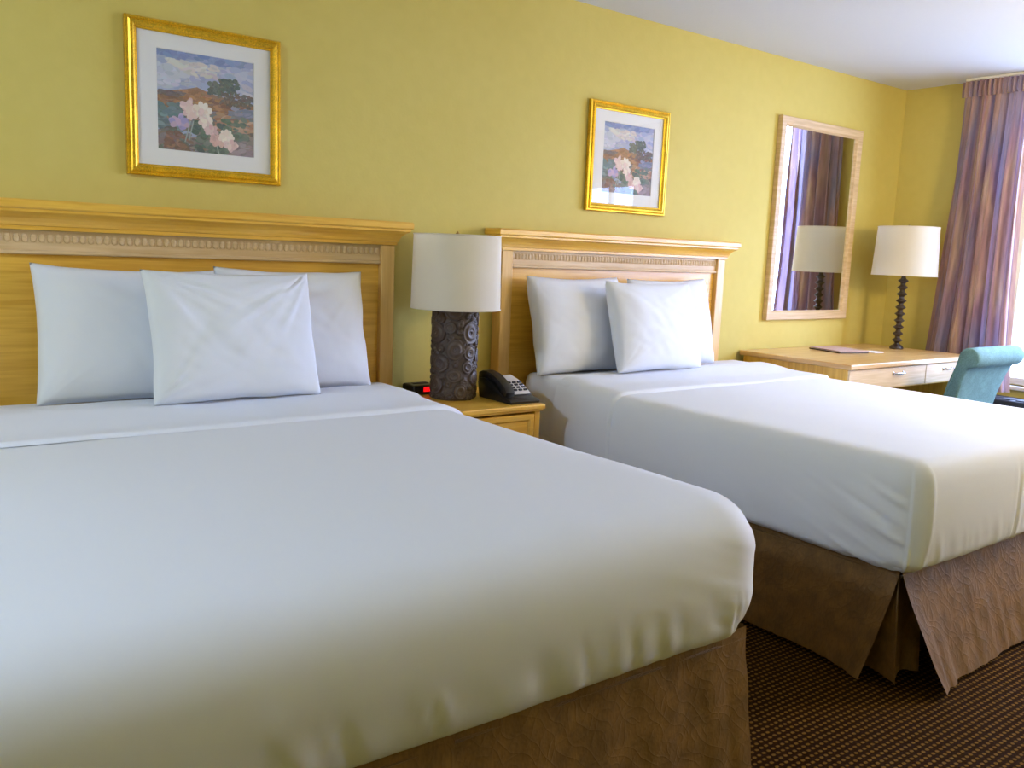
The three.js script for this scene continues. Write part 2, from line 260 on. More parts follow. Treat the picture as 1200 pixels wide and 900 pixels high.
// cloth laid over a slab: flat inner rectangle, sides L / R / F / H falling along the profile, rounded corners between neighbours
function clothGeo({ x0, x1, z0, z1, top, prof, nx = 60, nz = 80, nd = 36, nc = 18, sides = 'LRF', disp }) {
  const P = profileCurve(prof, nd), Hm = prof.reduce((m, p) => Math.max(m, p[0]), 0);
  const has = (s) => sides.includes(s);
  const ix0 = has('L') ? x0 + Hm : x0, ix1 = has('R') ? x1 - Hm : x1, iz1 = has('F') ? z1 - Hm : z1, iz0 = has('H') ? z0 + Hm : z0;
  const pos = [], uv = [], idx = [];
  const put = (x, y, z, n, info, u, v) => { const d = disp ? disp(x, y, z, info) : 0; pos.push(x + n[0] * d, y + n[1] * d, z + n[2] * d); uv.push(u, v); return pos.length / 3 - 1; };
  const top_ = [];
  for (let j = 0; j <= nz; j++) for (let i = 0; i <= nx; i++) { const x = mix(ix0, ix1, i / nx), z = mix(iz0, iz1, j / nz); top_.push(put(x, top, z, [0, 1, 0], { k: 0, t: 0, ang: null }, x, z)); }
  const at = (i, j) => top_[j * (nx + 1) + i];
  for (let j = 0; j < nz; j++) for (let i = 0; i < nx; i++) { const a = at(i, j), b = at(i + 1, j), c = at(i, j + 1), d = at(i + 1, j + 1); idx.push(a, c, d, a, d, b); }
  const runs = [];
  const seq = (n, f) => Array.from({ length: n + 1 }, (_, k) => f(k));
  const fan = (i, j, x, z, a0, a1) => seq(nc, (k) => { const a = mix(a0, a1, k / nc); return { b: at(i, j), x, z, dx: Math.cos(a), dz: Math.sin(a), ang: (k / nc) }; });
  if (has('L')) runs.push(seq(nz, (k) => ({ b: at(0, k), x: ix0, z: mix(iz0, iz1, k / nz), dx: -1, dz: 0, side: 'L' })));
  if (has('L') && has('F')) runs.push(fan(0, nz, ix0, iz1, Math.PI, Math.PI / 2).map((e) => ({ ...e, side: 'LF' })));
  if (has('F')) runs.push(seq(nx, (k) => ({ b: at(k, nz), x: mix(ix0, ix1, k / nx), z: iz1, dx: 0, dz: 1, side: 'F' })));
  if (has('F') && has('R')) runs.push(fan(nx, nz, ix1, iz1, Math.PI / 2, 0).map((e) => ({ ...e, side: 'FR' })));
  if (has('R')) runs.push(seq(nz, (k) => ({ b: at(nx, nz - k), x: ix1, z: mix(iz1, iz0, k / nz), dx: 1, dz: 0, side: 'R' })));
  if (has('R') && has('H')) runs.push(fan(nx, 0, ix1, iz0, 0, -Math.PI / 2).map((e) => ({ ...e, side: 'RH' })));
  if (has('H')) runs.push(seq(nx, (k) => ({ b: at(nx - k, 0), x: mix(ix1, ix0, k / nx), z: iz0, dx: 0, dz: -1, side: 'H' })));
  if (has('H') && has('L')) runs.push(fan(0, 0, ix0, iz0, -Math.PI / 2, -Math.PI).map((e) => ({ ...e, side: 'HL' })));
  for (const run of runs) {
    let prev = run.map((e) => e.b);
    for (let k = 1; k <= nd; k++) {
      const q = P[k], row = run.map((e) => { const x = e.x + e.dx * q.h, z = e.z + e.dz * q.h, n = [e.dx * q.nh, q.nv, e.dz * q.nh]; return put(x, top - q.v, z, n, { k, t: k / nd, ang: e.ang ?? null, side: e.side, dx: e.dx, dz: e.dz }, x + e.dx * q.v, z + e.dz * q.v); });
      for (let i = 0; i + 1 < run.length; i++) idx.push(prev[i], row[i], row[i + 1], prev[i], row[i + 1], prev[i + 1]);
      prev = row;
    }
  }
  let g = new THREE.BufferGeometry(); g.setAttribute('position', new THREE.Float32BufferAttribute(pos, 3)); g.setIndex(idx);
  g = mergeVertices(g, 1e-5); g.computeVertexNormals();
  const p = g.attributes.position, uvs = new Float32Array(p.count * 2); for (let i = 0; i < p.count; i++) { uvs[2 * i] = p.getX(i) + p.getY(i) * 0.5; uvs[2 * i + 1] = p.getZ(i) + p.getY(i) * 0.8; }
  g.setAttribute('uv', new THREE.BufferAttribute(uvs, 2));
  return g;
}
function skirtPanel({ A, B, out, top, hem, flare, ends = [0, 0], n = 70, s0 = 0 }) {       // hangs from A to B (x, z), pushed along out towards the hem
  const L = Math.hypot(B[0] - A[0], B[1] - A[1]), tx = (B[0] - A[0]) / L, tz = (B[1] - A[1]) / L;
  return gridGeo(n, 18, (u, v) => {
    const s = u * L, e0 = Math.exp(-s / 0.14) * ends[0], e1 = Math.exp(-(L - s) / 0.14) * ends[1];
    const rip = 0.02 * (noise(s * 9 + s0, 0.3, 91) - 0.5) * v + 0.008 * (noise(s * 34 + s0, v * 1.2, 92) - 0.5) * v + 0.006 * (noise(s * 15 + s0, v * 5, 93) - 0.5);
    const o = flare * Math.pow(v, 1.15) + (Math.abs(e0) + Math.abs(e1)) * Math.pow(v, 1.2) * 0.8 + rip;
    const t = (e1 - e0) * Math.pow(v, 1.2);
    const y = mix(top, hem + 0.012 * (noise(s * 5 + s0, 0.7, 94) - 0.5), v);
    return [A[0] + tx * (s + t) + out[0] * o, y, A[1] + tz * (s + t) + out[1] * o];
  }, [L, top - hem]);
}
function makeBed(cfg, label) {
  const { x0, x1, z1, prof, top } = cfg, zh = 0.1, ys = 0.375;
  const bed = thing('bed', label, 'bed', [0, 0, 0]);
  mesh('bed_base', box(x0 + 0.09, x1 - 0.09, 0.03, ys - 0.01, zh + 0.02, z1 - 0.12, 0.01), M.darkWood, bed);
  const inset = cfg.inset, mt = 0.738;                                    // bare at the head, a little lower under the bedspread
  mesh('mattress', clothGeo({ x0: x0 + inset, x1: x1 - inset, z0: 0.082, z1: z1 - inset, top: mt, sides: 'LRFH', nx: 30, nz: 60, nc: 8,
    prof: [[0, 0], [0.02, 0.002], [0.036, 0.01], [0.046, 0.03], [0.05, 0.08], [0.051, 0.2], [0.048, 0.3], [0.035, 0.36]],
    disp: (x, y, z, i) => (i.t > 0.7 ? 0.004 * Math.sin((y - 0.36) * 210 + 2 * noise(z * 4, x * 4, 5)) * smooth(0.7, 0.82, i.t) : -(mt - top + 0.03) * smooth(0.4, 0.52, z) * (1 - smooth(0, 0.25, i.t)) - 0.014 * smooth(0.4, 0.52, z)) }), M.linen2, bed);
  // skirt: side panels, foot panels either side of a pleat, backing cloth behind every opening
  const i = cfg.skirtIn, fx0 = x0 + i, fx1 = x1 - i, fz = z1 - i, p = cfg.pleat, hem = 0.018, st = ys + 0.005;
  const add = (name, o) => mesh(name, skirtPanel({ top: st, hem, ...o }), M.skirt, bed);
  add('skirt_panel', { A: [fx0, zh + 0.05], B: [fx0, fz], out: [-1, 0], flare: 0.035, ends: [0, cfg.flapSide], s0: 3 });
  add('skirt_panel', { A: [fx0, fz], B: [p, fz], out: [0, 1], flare: cfg.footFlare, ends: [cfg.flapFoot, -0.012], s0: 11 });
  add('skirt_panel', { A: [p, fz], B: [fx1, fz], out: [0, 1], flare: cfg.footFlare, ends: [-0.012, cfg.flapFootR ?? 0], s0: 23 });
  add('skirt_panel', { A: [fx1, fz], B: [fx1, zh + 0.05], out: [1, 0], flare: 0.035, ends: [cfg.flapSideR ?? 0, 0], s0: 37 });
  mesh('pleat_backing', gridGeo(24, 14, (u, v) => {                       // inverted pleat inside the near corner
    const a = mix(-0.16, 0.16, u), c = 0.035 * Math.cos(u * Math.PI * 4) * v, o = -0.012 + 0.05 * v;
    const x = fx0 + Math.max(0, a) - o * 0.7 + (a < 0 ? 0.012 : 0) - c * 0.5, z = fz + Math.min(0, a) + o * 0.7 - (a > 0 ? 0.012 : 0) + c * 0.5;
    return [x, mix(st - 0.01, 0.03, v), z];
  }, [0.3, 0.36]), M.skirt, bed);
  mesh('pleat_backing', gridGeo(10, 8, (u, v) => [p + mix(-0.1, 0.1, u), mix(st - 0.01, 0.03, v), fz - 0.015 + (cfg.footFlare - 0.02) * v], [0.2, 0.36]), M.skirt, bed);
  mesh('skirt_seam', [[[fx0, zh + 0.05], [fx0, fz]], [[fx0, fz], [fx1, fz]], [[fx1, fz], [fx1, zh + 0.05]]].map(([a, b]) => { const n = 2, c = new THREE.LineCurve3(new THREE.Vector3(a[0], st - 0.03, a[1]), new THREE.Vector3(b[0], st - 0.03, b[1])); return new THREE.TubeGeometry(c, n, 0.0045, 6); }), M.skirt, bed);
  return bed;
}
const roundProf = [[0, 0], [0.05, 0.003], [0.1, 0.016], [0.145, 0.05], [0.172, 0.1], [0.183, 0.17], [0.177, 0.24], [0.165, 0.295], [0.148, 0.328], [0.135, 0.338]];
const squareProf = [[0, 0], [0.03, 0.002], [0.055, 0.008], [0.078, 0.025], [0.093, 0.055], [0.101, 0.1], [0.104, 0.16], [0.103, 0.23], [0.098, 0.28], [0.088, 0.325], [0.062, 0.345]];
const bedA = { x0: -1.17, x1: 0.797, z1: 2.018, top: 0.715, prof: roundProf, inset: 0.075, skirtIn: 0.06, pleat: -0.13, footFlare: 0.05, flapSide: 0, flapFoot: 0 };
const bedB = { x0: 1.42, x1: 2.965, z1: 2.015, top: 0.722, prof: squareProf, inset: 0.022, skirtIn: 0.075, pleat: 2.3, footFlare: 0.11, flapSide: -0.055, flapFoot: -0.055 };
makeBed(bedA, 'wide white bed with brown skirt standing beside the clock radio');
makeBed(bedB, 'white bed with brown skirt standing between nightstand and desk');

function linenDisp(cfg, kind) {
  return (x, y, z, i) => {
    let d = 0.004 * (noise(x * 3.1 + 5, z * 3.1, 101 + kind) - 0.5) + 0.002 * (noise(x * 9, z * 9 + y * 7, 102 + kind) - 0.5);
    if (i.k > 0) {
      const s = Math.abs(i.dx ?? 0) > 0.7 ? z : x, low = smooth(0.6, 0.82, i.t) * (1 - 0.85 * smooth(0.9, 1, i.t));
      d += (kind ? 0.5 : 1) * low * 0.008 * (noise(s * 24 + y * 9, y * 5, 103 + kind) - 0.5) + (kind ? 0.5 : 1) * low * 0.007 * (noise(s * 60 + y * 20, 0.5, 104 + kind) - 0.5);
      d += 0.006 * (noise(s * 2.2, y * 3, 105 + kind) - 0.5) * smooth(0.1, 0.4, i.t);
      if (kind === 0) {                                                   // creases running in from the rounded foot corner
        const c = Math.exp(-Math.pow((x - (cfg.x1 - 0.12)) / 0.22, 2)) * smooth(1.6, 2.0, z);
        d += c * 0.012 * (noise(y * 34 + x * 12, x * 3, 106) - 0.5) * smooth(0.25, 0.5, i.t);
      } else {                                                            // boxed corner with a pressed fold and gathers beside it
        if (i.side === 'LF') { const a = i.ang; d += 0.0045 * smooth(0.42, 0.46, a) * (1 - 0.7 * smooth(0.85, 1, a)) * smooth(0.12, 0.3, i.t); }
        if (i.side === 'F') { const e = x - (cfg.x0 + 0.1); d += 0.00135 * Math.exp(-e / 0.05) * smooth(0.12, 0.3, i.t); d += 0.0035 * Math.exp(-Math.pow((x - 2.08) / 0.03, 2)) * Math.sin((x - 2.08) * 150) * smooth(0.2, 0.5, i.t); }
        const near = i.side === 'L' ? Math.exp(-(cfg.z1 - 0.1 - z) / 0.12) : i.side === 'LF' ? 1 - smooth(0.3, 0.45, i.ang) : 0;
        if (near) d += near * 0.015 * (noise(y * 52 + z * 20, z * 5, 107) - 0.5) * smooth(0.2, 0.5, i.t);
      }
    }
    return d;
  };
}
const HEAD = 0.5;
tag(mesh('bedspread', clothGeo({ x0: bedA.x0, x1: bedA.x1, z0: HEAD, z1: bedA.z1, top: bedA.top, prof: roundProf, nx: 90, nz: 100, nd: 44, nc: 30, disp: linenDisp(bedA, 0) }), M.linen), 'white bedspread with rounded edges on bed beside the clock radio', 'bedspread');
tag(mesh('bedspread', clothGeo({ x0: bedB.x0, x1: bedB.x1, z0: HEAD, z1: bedB.z1, top: bedB.top, prof: squareProf, nx: 110, nz: 110, nd: 44, nc: 40, disp: linenDisp(bedB, 1) }), M.linen), 'white bedspread with boxed folded corner on bed beside the desk', 'bedspread');
function foldedSheet(cfg, prof, zA, zB, k, label) {
  const off = 0.011;
  tag(mesh('folded_sheet', clothGeo({ x0: cfg.x0, x1: cfg.x1, z0: zA, z1: zB, top: cfg.top, prof, sides: 'LR', nx: 80, nz: 60, nd: 36,
    disp: (x, y, z, i) => {
      const e = smooth(0, 0.012, zB - z), head = 1 - smooth(0.36, 0.58, z), up = (0.756 - cfg.top) * head * (i.k ? 1 - smooth(0, 0.3, i.t) : 1);
      return off * e * (1 - head) + up + (0.008 * (noise(x * 3 + k, z * 5, 111) - 0.5) + 0.003 * (noise(x * 11 + k, z * 14, 112) - 0.5)) * e;
    } }), M.linen2), label, 'sheet');
}
foldedSheet(bedA, roundProf, 0.28, 0.645, 0, 'white top sheet folded back over bedspread beside clock radio');
foldedSheet(bedB, squareProf, 0.34, 0.72, 9, 'white top sheet folded back over bedspread beside the desk');

// ---------------------------------------------------------------- headboards
function headboard(x0, x1, label) {                                        // x0, x1: outer faces of the two posts
  const g = thing('headboard', label, 'headboard', [0, 0, 0]);
  const zf = 0.07, pw = 0.062, yc = 1.29;
  mesh('post', box(x0, x0 + pw, 0, yc, 0.004, zf, 0.005, true), M.postWood, g);
  mesh('post', box(x1 - pw, x1, 0, yc, 0.004, zf, 0.005, true), M.postWood, g);
  mesh('panel', box(x0 + pw, x1 - pw, 0.3, yc - 0.075, 0.012, zf - 0.024, 0.002), M.wood, g);
  mesh('lower_rail', box(x0 + pw, x1 - pw, 0.2, 0.3, 0.012, zf - 0.01, 0.004), M.wood, g);
  mesh('frieze', box(x0 + pw, x1 - pw, yc - 0.075, yc, 0.012, zf - 0.014, 0.002), M.paleWood, g);
  mesh('bead', box(x0 + pw, x1 - pw, yc - 0.078, yc - 0.064, zf - 0.026, zf - 0.004, 0.006), M.paleWood, g);
  const dents = [], n = 74, w = (x1 - x0 - 2 * pw) / n, proto = new THREE.SphereGeometry(1, 8, 6), notch = new THREE.BoxGeometry(1, 1, 1);
  for (let i = 0; i < n; i++) {
    const x = x0 + pw + (i + 0.5) * w;
    const a = proto.clone(); a.scale(w * 0.42, 0.015, 0.0045); a.translate(x, yc - 0.026, zf - 0.014); dents.push(a);
    const b = notch.clone(); b.scale(w * 0.12, 0.03, 0.004); b.translate(x + w / 2, yc - 0.026, zf - 0.014); dents.push(b);
  }
  mesh('carved_molding', dents, M.paleWood, g);
  // cornice: stepped crown swept round the front and both ends
  const prof = [[0, 0], [0.006, 0], [0.006, 0.012], [0.010, 0.014], [0.013, 0.024], [0.02, 0.036], [0.031, 0.047], [0.042, 0.053], [0.046, 0.056], [0.046, 0.064], [0.052, 0.066], [0.055, 0.07], [0.055, 0.088], [0.051, 0.094], [0.0, 0.094]];
  const pos = [], ring = ([o, y]) => [[x0 - o, yc + y, 0.004], [x0 - o, yc + y, zf + o], [x1 + o, yc + y, zf + o], [x1 + o, yc + y, 0.004]];
  for (let k = 0; k + 1 < prof.length; k++) { const A = ring(prof[k]), B = ring(prof[k + 1]); for (let s = 0; s < 3; s++) pos.push(...A[s], ...A[s + 1], ...B[s + 1], ...A[s], ...B[s + 1], ...B[s]); }
  const cg = new THREE.BufferGeometry(); cg.setAttribute('position', new THREE.Float32BufferAttribute(pos, 3)); cg.computeVertexNormals();
  mesh('cornice', [planarUV(cg), box(x0 - 0.04, x1 + 0.04, yc + 0.085, yc + 0.0935, 0.004, zf + 0.04, 0)], M.wood, g);
  return g;
}
headboard(-1.14, 0.775, 'blond wood headboard with crown molding behind bed beside clock radio');
headboard(1.318, 2.838, 'blond wood headboard with crown molding nearest the tall mirror');

// ---------------------------------------------------------------- pillows
function pillowGeo(w, h, t, s, wr = 1) {
  const N = 56, sides = [];
  const shape = (sgn) => gridGeo(N, N, (u, v) => {
    const a = u * 2 - 1, b = v * 2 - 1, pa = 1 - Math.pow(Math.abs(a), 2.6), pb = 1 - Math.pow(Math.abs(b), 2.6);
    const inX = 1 - 0.045 * (1 - b * b), inY = 1 - (b < 0 ? 0.03 : 0.055) * (1 - a * a);
    let x = a * w / 2 * inX, y = b * h / 2 * inY;
    const th = t / 2 * Math.pow(Math.max(0, pa * pb), 0.42);
    const edge = 1 - Math.pow(Math.max(Math.abs(a), Math.abs(b)), 6);
    let z = th;
    const ang = Math.atan2(b - 1, (a - 1) * 1.2), r = Math.hypot(a - 1, b - 1), ang2 = Math.atan2(b - 1, a + 1), r2 = Math.hypot(a + 1, b - 1), ang3 = Math.atan2(b + 1, a + 1), r3 = Math.hypot(a + 1, b + 1);
    const wrk = (noise(ang * 9, r * 1.2 + s, s) - 0.5) * Math.exp(-r * 1.4) + (noise(ang2 * 9, r2 * 1.2 + s, s + 1) - 0.5) * Math.exp(-r2 * 1.8) + (noise(ang3 * 8, r3 * 1.2, s + 2) - 0.5) * Math.exp(-r3 * 2);
    z += edge * (0.02 * wrk * wr + 0.012 * (noise(a * 2 + s, b * 2, s + 3) - 0.5) + 0.004 * (noise(a * 7 + b * 3 + s, b * 6, s + 4) - 0.5));
    y += 0.006 * (noise(a * 3 + s, b, s + 5) - 0.5); x += 0.006 * (noise(a, b * 3 + s, s + 6) - 0.5);
    return [x, y, sgn * Math.max(z, 0.0008)];
  }, [w, h]);
  const F = shape(1), B = shape(-1); B.index.array.reverse?.(); B.computeVertexNormals();
  const g = mergeGeometries([F, B]); g.deleteAttribute('normal'); const m = mergeVertices(g, 2e-3); m.computeVertexNormals();
  m.translate(0, h / 2, 0);
  return m;
}
function pillow(cx, y, z, w, h, t, tilt, turn, roll, s, label, group, wr = 1) {
  const m = mesh('pillow', pillowGeo(w, h, t, s, wr), M.linen); m.position.set(cx, y, z); m.rotation.set(-tilt, turn, roll, 'YXZ'); tag(m, label, 'pillow', group);
  return m;
}
const topA = 0.742, topB = 0.742;
pillow(-0.275, topA, 0.225, 0.585, 0.45, 0.15, 0.24, 0, -0.02, 201, 'white pillow against headboard, farther from clock radio, partly behind front pillow', undefined, 0.6);
pillow(0.305, topA, 0.225, 0.575, 0.455, 0.15, 0.24, 0, -0.01, 211, 'white pillow against headboard on the side beside clock radio', undefined, 0.6);
pillow(0.02, topA + 0.012, 0.4, 0.57, 0.44, 0.155, 0.28, 0, 0.0, 221, 'creased white pillow propped in front of two others beside clock radio', undefined, 3);
pillow(1.705, topB, 0.225, 0.575, 0.45, 0.16, 0.24, 0.03, 0.0, 231, 'white pillow against headboard on the telephone side of bed', undefined, 0.7);
pillow(2.335, topB, 0.225, 0.57, 0.45, 0.16, 0.24, 0, 0.01, 241, 'white pillow against headboard on the mirror and desk side', undefined, 0.7);
pillow(2.035, topB + 0.012, 0.4, 0.57, 0.43, 0.165, 0.28, 0.02, 0.0, 251, 'white pillow propped in front of two others on bed beside desk', undefined, 0.8);

// ---------------------------------------------------------------- framed pictures
function picture(x, y, label) {
  const w = 0.5415, h = 0.5203, g = thing('framed_picture', label, 'picture', [x, y, 0.002]);
  mesh('frame', frameGeo(w, h, [[0, 0], [0, 0.018], [0.003, 0.022], [0.008, 0.0225], [0.01, 0.02], [0.016, 0.024], [0.024, 0.0255], [0.03, 0.022], [0.033, 0.016], [0.037, 0.015], [0.039, 0.011]]), M.gilt, g);
  mesh('backing', box(0.01, w - 0.01, 0.01, h - 0.01, 0, 0.004, 0), M.mat, g);
  const px0 = 0.103, px1 = w - 0.097, py0 = 0.094, py1 = h - 0.09;
  const ring = frameGeo(w - 0.07, h - 0.07, [[0, 0.008], [0.068, 0.008], [0.0695, 0.0055]]); ring.translate(0.035, 0.035, 0);
  const pos = ring.attributes.position;
  for (let i = 0; i < pos.count; i++) { const X = pos.getX(i), Y = pos.getY(i); if (X > 0.05 && X < w - 0.05 && Y > 0.05 && Y < h - 0.05) { pos.setX(i, X < w / 2 ? X - 0.103 + px0 : X + px1 - (w - 0.103)); pos.setY(i, Y < h / 2 ? Y - 0.103 + py0 : Y + py1 - (h - 0.103)); } }
  mesh('mat_board', ring, M.mat, g);
  const p = new THREE.PlaneGeometry(px1 - px0 + 0.004, py1 - py0 + 0.004); p.translate((px0 + px1) / 2, (py0 + py1) / 2, 0.0052);
  mesh('print', p, M.print, g).userData.label = 'landscape print with pale pink flowers and a tree';
  const gl = new THREE.PlaneGeometry(w - 0.07, h - 0.07); gl.translate(w / 2, h / 2, 0.0105); mesh('glass_pane', gl, M.glass, g);
  return g;
}
picture(-0.234, 1.493, 'gilt framed flower landscape print above bed beside clock radio');
picture(1.843, 1.498, 'gilt framed flower landscape print hanging nearest the tall mirror');

// ---------------------------------------------------------------- mirror
{
  const x0 = 3.29, x1 = 4.113, y0 = 0.946, y1 = 2.121, g = thing('wall_mirror', 'tall mirror in pale wood frame above the desk', 'mirror', [x0, y0, 0.002]);
  mesh('frame', frameGeo(x1 - x0, y1 - y0, [[0, 0], [0, 0.026], [0.003, 0.03], [0.042, 0.03], [0.048, 0.026], [0.054, 0.014], [0.056, 0.012]]), M.paleWood, g);
  mesh('back', box(0.006, x1 - x0 - 0.006, 0.006, y1 - y0 - 0.006, 0, 0.006, 0), M.darkWood, g);
  const p = new THREE.PlaneGeometry(x1 - x0 - 0.106, y1 - y0 - 0.106); p.translate((x1 - x0) / 2, (y1 - y0) / 2, 0.0125); mesh('mirror_glass', p, M.mirror, g);
}

// ---------------------------------------------------------------- nightstand with lamp, phone and clock
const NY = 0.672, NX0 = 0.83, NX1 = 1.24, NZ = 0.52;
{
  const g = thing('nightstand', 'blond wood nightstand standing between the two beds', 'nightstand', [0, 0, 0]);
  const b0 = NX0 + 0.015, b1 = NX1 - 0.015, bz = NZ - 0.02;
  mesh('top', [box(NX0, NX1, NY - 0.022, NY, 0.03, NZ, 0.006), box(NX0 + 0.007, NX1 - 0.007, NY - 0.03, NY - 0.02, 0.03, NZ - 0.008, 0.004)], M.wood, g);
  mesh('body', [box(b0, b0 + 0.02, 0.04, NY - 0.03, 0.035, bz, 0.003, true), box(b1 - 0.02, b1, 0.04, NY - 0.03, 0.035, bz, 0.003, true), box(b0 + 0.02, b1 - 0.02, 0.04, NY - 0.03, 0.035, 0.045, 0.001), box(b0 + 0.02, b1 - 0.02, 0.04, 0.07, 0.045, bz, 0.002)], M.wood, g);
  mesh('corner_post', box(b1 - 0.028, b1 + 0.001, 0, NY - 0.031, bz - 0.03, bz + 0.002, 0.003, true), M.wood, g);
  mesh('corner_post', box(b0 - 0.001, b0 + 0.028, 0, NY - 0.031, bz - 0.03, bz + 0.002, 0.003, true), M.wood, g);
  for (const [a, c] of [[0.41, 0.632], [0.18, 0.4]]) {
    const d = mesh('drawer', [box(b0 + 0.03, b1 - 0.03, a, c, bz - 0.02, bz - 0.002, 0.003)], M.wood, g);
    const f = frameGeo(b1 - b0 - 0.06, c - a, [[0, 0], [0, 0.004], [0.004, 0.008], [0.022, 0.008], [0.028, 0.003], [0.03, 0]]); f.translate(b0 + 0.03, a, bz - 0.002); mesh('drawer_molding', f, M.wood, d);
    const k = lathe([[0, 0], [0.006, 0], [0.006, 0.008], [0.014, 0.014], [0.014, 0.02], [0.008, 0.025], [0, 0.026]], 20); k.rotateX(Math.PI / 2); k.translate((b0 + b1) / 2, (a + c) / 2, bz - 0.002); mesh('knob', k, M.brass, d);
  }
}
function shadeParts(g, rb, rt, y0, y1) {
  const h = y1 - y0, t = 0.002;
  mesh('lamp_shade', new THREE.LatheGeometry([[rb, y0], [mix(rb, rt, 0.5), y0 + h / 2], [rt, y1]].map(([a, b]) => new THREE.Vector2(a, b)), 72), M.shade, g);
  for (const [r, y] of [[rb, y0], [rt, y1]]) { const tr = new THREE.TorusGeometry(r, t * 1.3, 6, 72); tr.rotateX(Math.PI / 2); tr.translate(0, y, 0); mesh('shade_rim', tr, M.shade, g); }
  const sp = []; for (let k = 0; k < 3; k++) { const a = k * Math.PI * 2 / 3, c = new THREE.LineCurve3(new THREE.Vector3(0, y1 - 0.03, 0), new THREE.Vector3(Math.cos(a) * rt, y1 - 0.012, Math.sin(a) * rt)); sp.push(new THREE.TubeGeometry(c, 1, 0.0018, 6)); }
  mesh('shade_spider', sp, M.brass, g);
  mesh('finial', lathe([[0, y1 - 0.032], [0.006, y1 - 0.03], [0.004, y1 - 0.012], [0.008, y1 - 0.002], [0.009, y1 + 0.006], [0.004, y1 + 0.014], [0, y1 + 0.016]], 16), M.brass, g);
  const c = new THREE.CatmullRomCurve3([[-0.012, y0 + 0.0], [-0.055, y0 + 0.09], [-0.045, y1 - 0.09], [0, y1 - 0.032], [0.045, y1 - 0.09], [0.055, y0 + 0.09], [0.012, y0 + 0.0]].map(([a, b]) => new THREE.Vector3(a, b, 0)));
  mesh('harp', new THREE.TubeGeometry(c, 40, 0.0016, 6), M.brass, g);
  mesh('bulb', lathe([[0.012, y0 + 0.02], [0.013, y0 + 0.05], [0.03, y0 + 0.09], [0.03, y0 + 0.11], [0.018, y0 + 0.13], [0, y0 + 0.135]], 20), M.paper, g);
}
{
  const g = thing('table_lamp', 'table lamp with thick dark carved column base and white drum shade', 'lamp', [0.97, NY, 0.235]);
  const R = 0.092, Hc = 0.4, discs = [];
  for (let k = 0; k < 6000 && discs.length < 120; k++) {
    const r = mix(0.046, 0.013, Math.min(1, discs.length / 45)) * (0.85 + 0.3 * rnd()), a = rnd() * Math.PI * 2, y = mix(r * 0.6, Hc - r * 0.6, rnd());
    if (discs.every((d) => { let da = Math.abs(a - d.a); da = Math.min(da, Math.PI * 2 - da); return Math.hypot(da * R, y - d.y) > (r + d.r) * 0.93; })) discs.push({ a, y, r, e: 0.8 + 0.4 * rnd() });
  }
  const col = gridGeo(240, 170, (u, v) => {
    const a = u * Math.PI * 2, y = v * Hc; let hgt = -0.004 + 0.002 * (noise(u * 60, v * 50, 121, 60) - 0.5);
    for (const d of discs) {
      let da = Math.abs(a - d.a); da = Math.min(da, Math.PI * 2 - da); const q = Math.hypot(da * R, (y - d.y) * d.e) / d.r;
      if (q < 1) { const ringv = 0.5 + 0.5 * Math.cos(q * Math.PI * 2 * 2.0); hgt = Math.max(hgt, 0.0035 * Math.sqrt(1 - q * q * 0.9) + 0.0035 * ringv * (q > 0.12 ? 1 : 0.2) - (q < 0.1 ? 0.004 : 0)); }
    }
    const r = R + hgt - 0.006 * smooth(0.97, 1, Math.abs(v * 2 - 1));
    return [Math.cos(a) * r, y, -Math.sin(a) * r];
  });
  mesh('carved_column', [mergeVertices(col, 1e-5).toNonIndexed ? (() => { const c = col.clone(); c.deleteAttribute('uv'); c.deleteAttribute('normal'); const m = mergeVertices(c, 1e-5); m.computeVertexNormals(); m.setAttribute('uv', new THREE.Float32BufferAttribute(new Float32Array(m.attributes.position.count * 2), 2)); return m; })() : col, new THREE.CylinderGeometry(R - 0.008, R - 0.008, 0.004, 40).translate(0, Hc - 0.002, 0), new THREE.CylinderGeometry(R - 0.008, R - 0.008, 0.003, 40).translate(0, 0.0016, 0)], M.bronze, g);
  mesh('neck', lathe([[0.03, Hc - 0.002], [0.03, Hc + 0.006], [0.012, Hc + 0.012], [0.012, Hc + 0.03], [0, Hc + 0.03]], 24), M.brass, g);
  shadeParts(g, 0.184, 0.178, 0.372, 0.668);
}
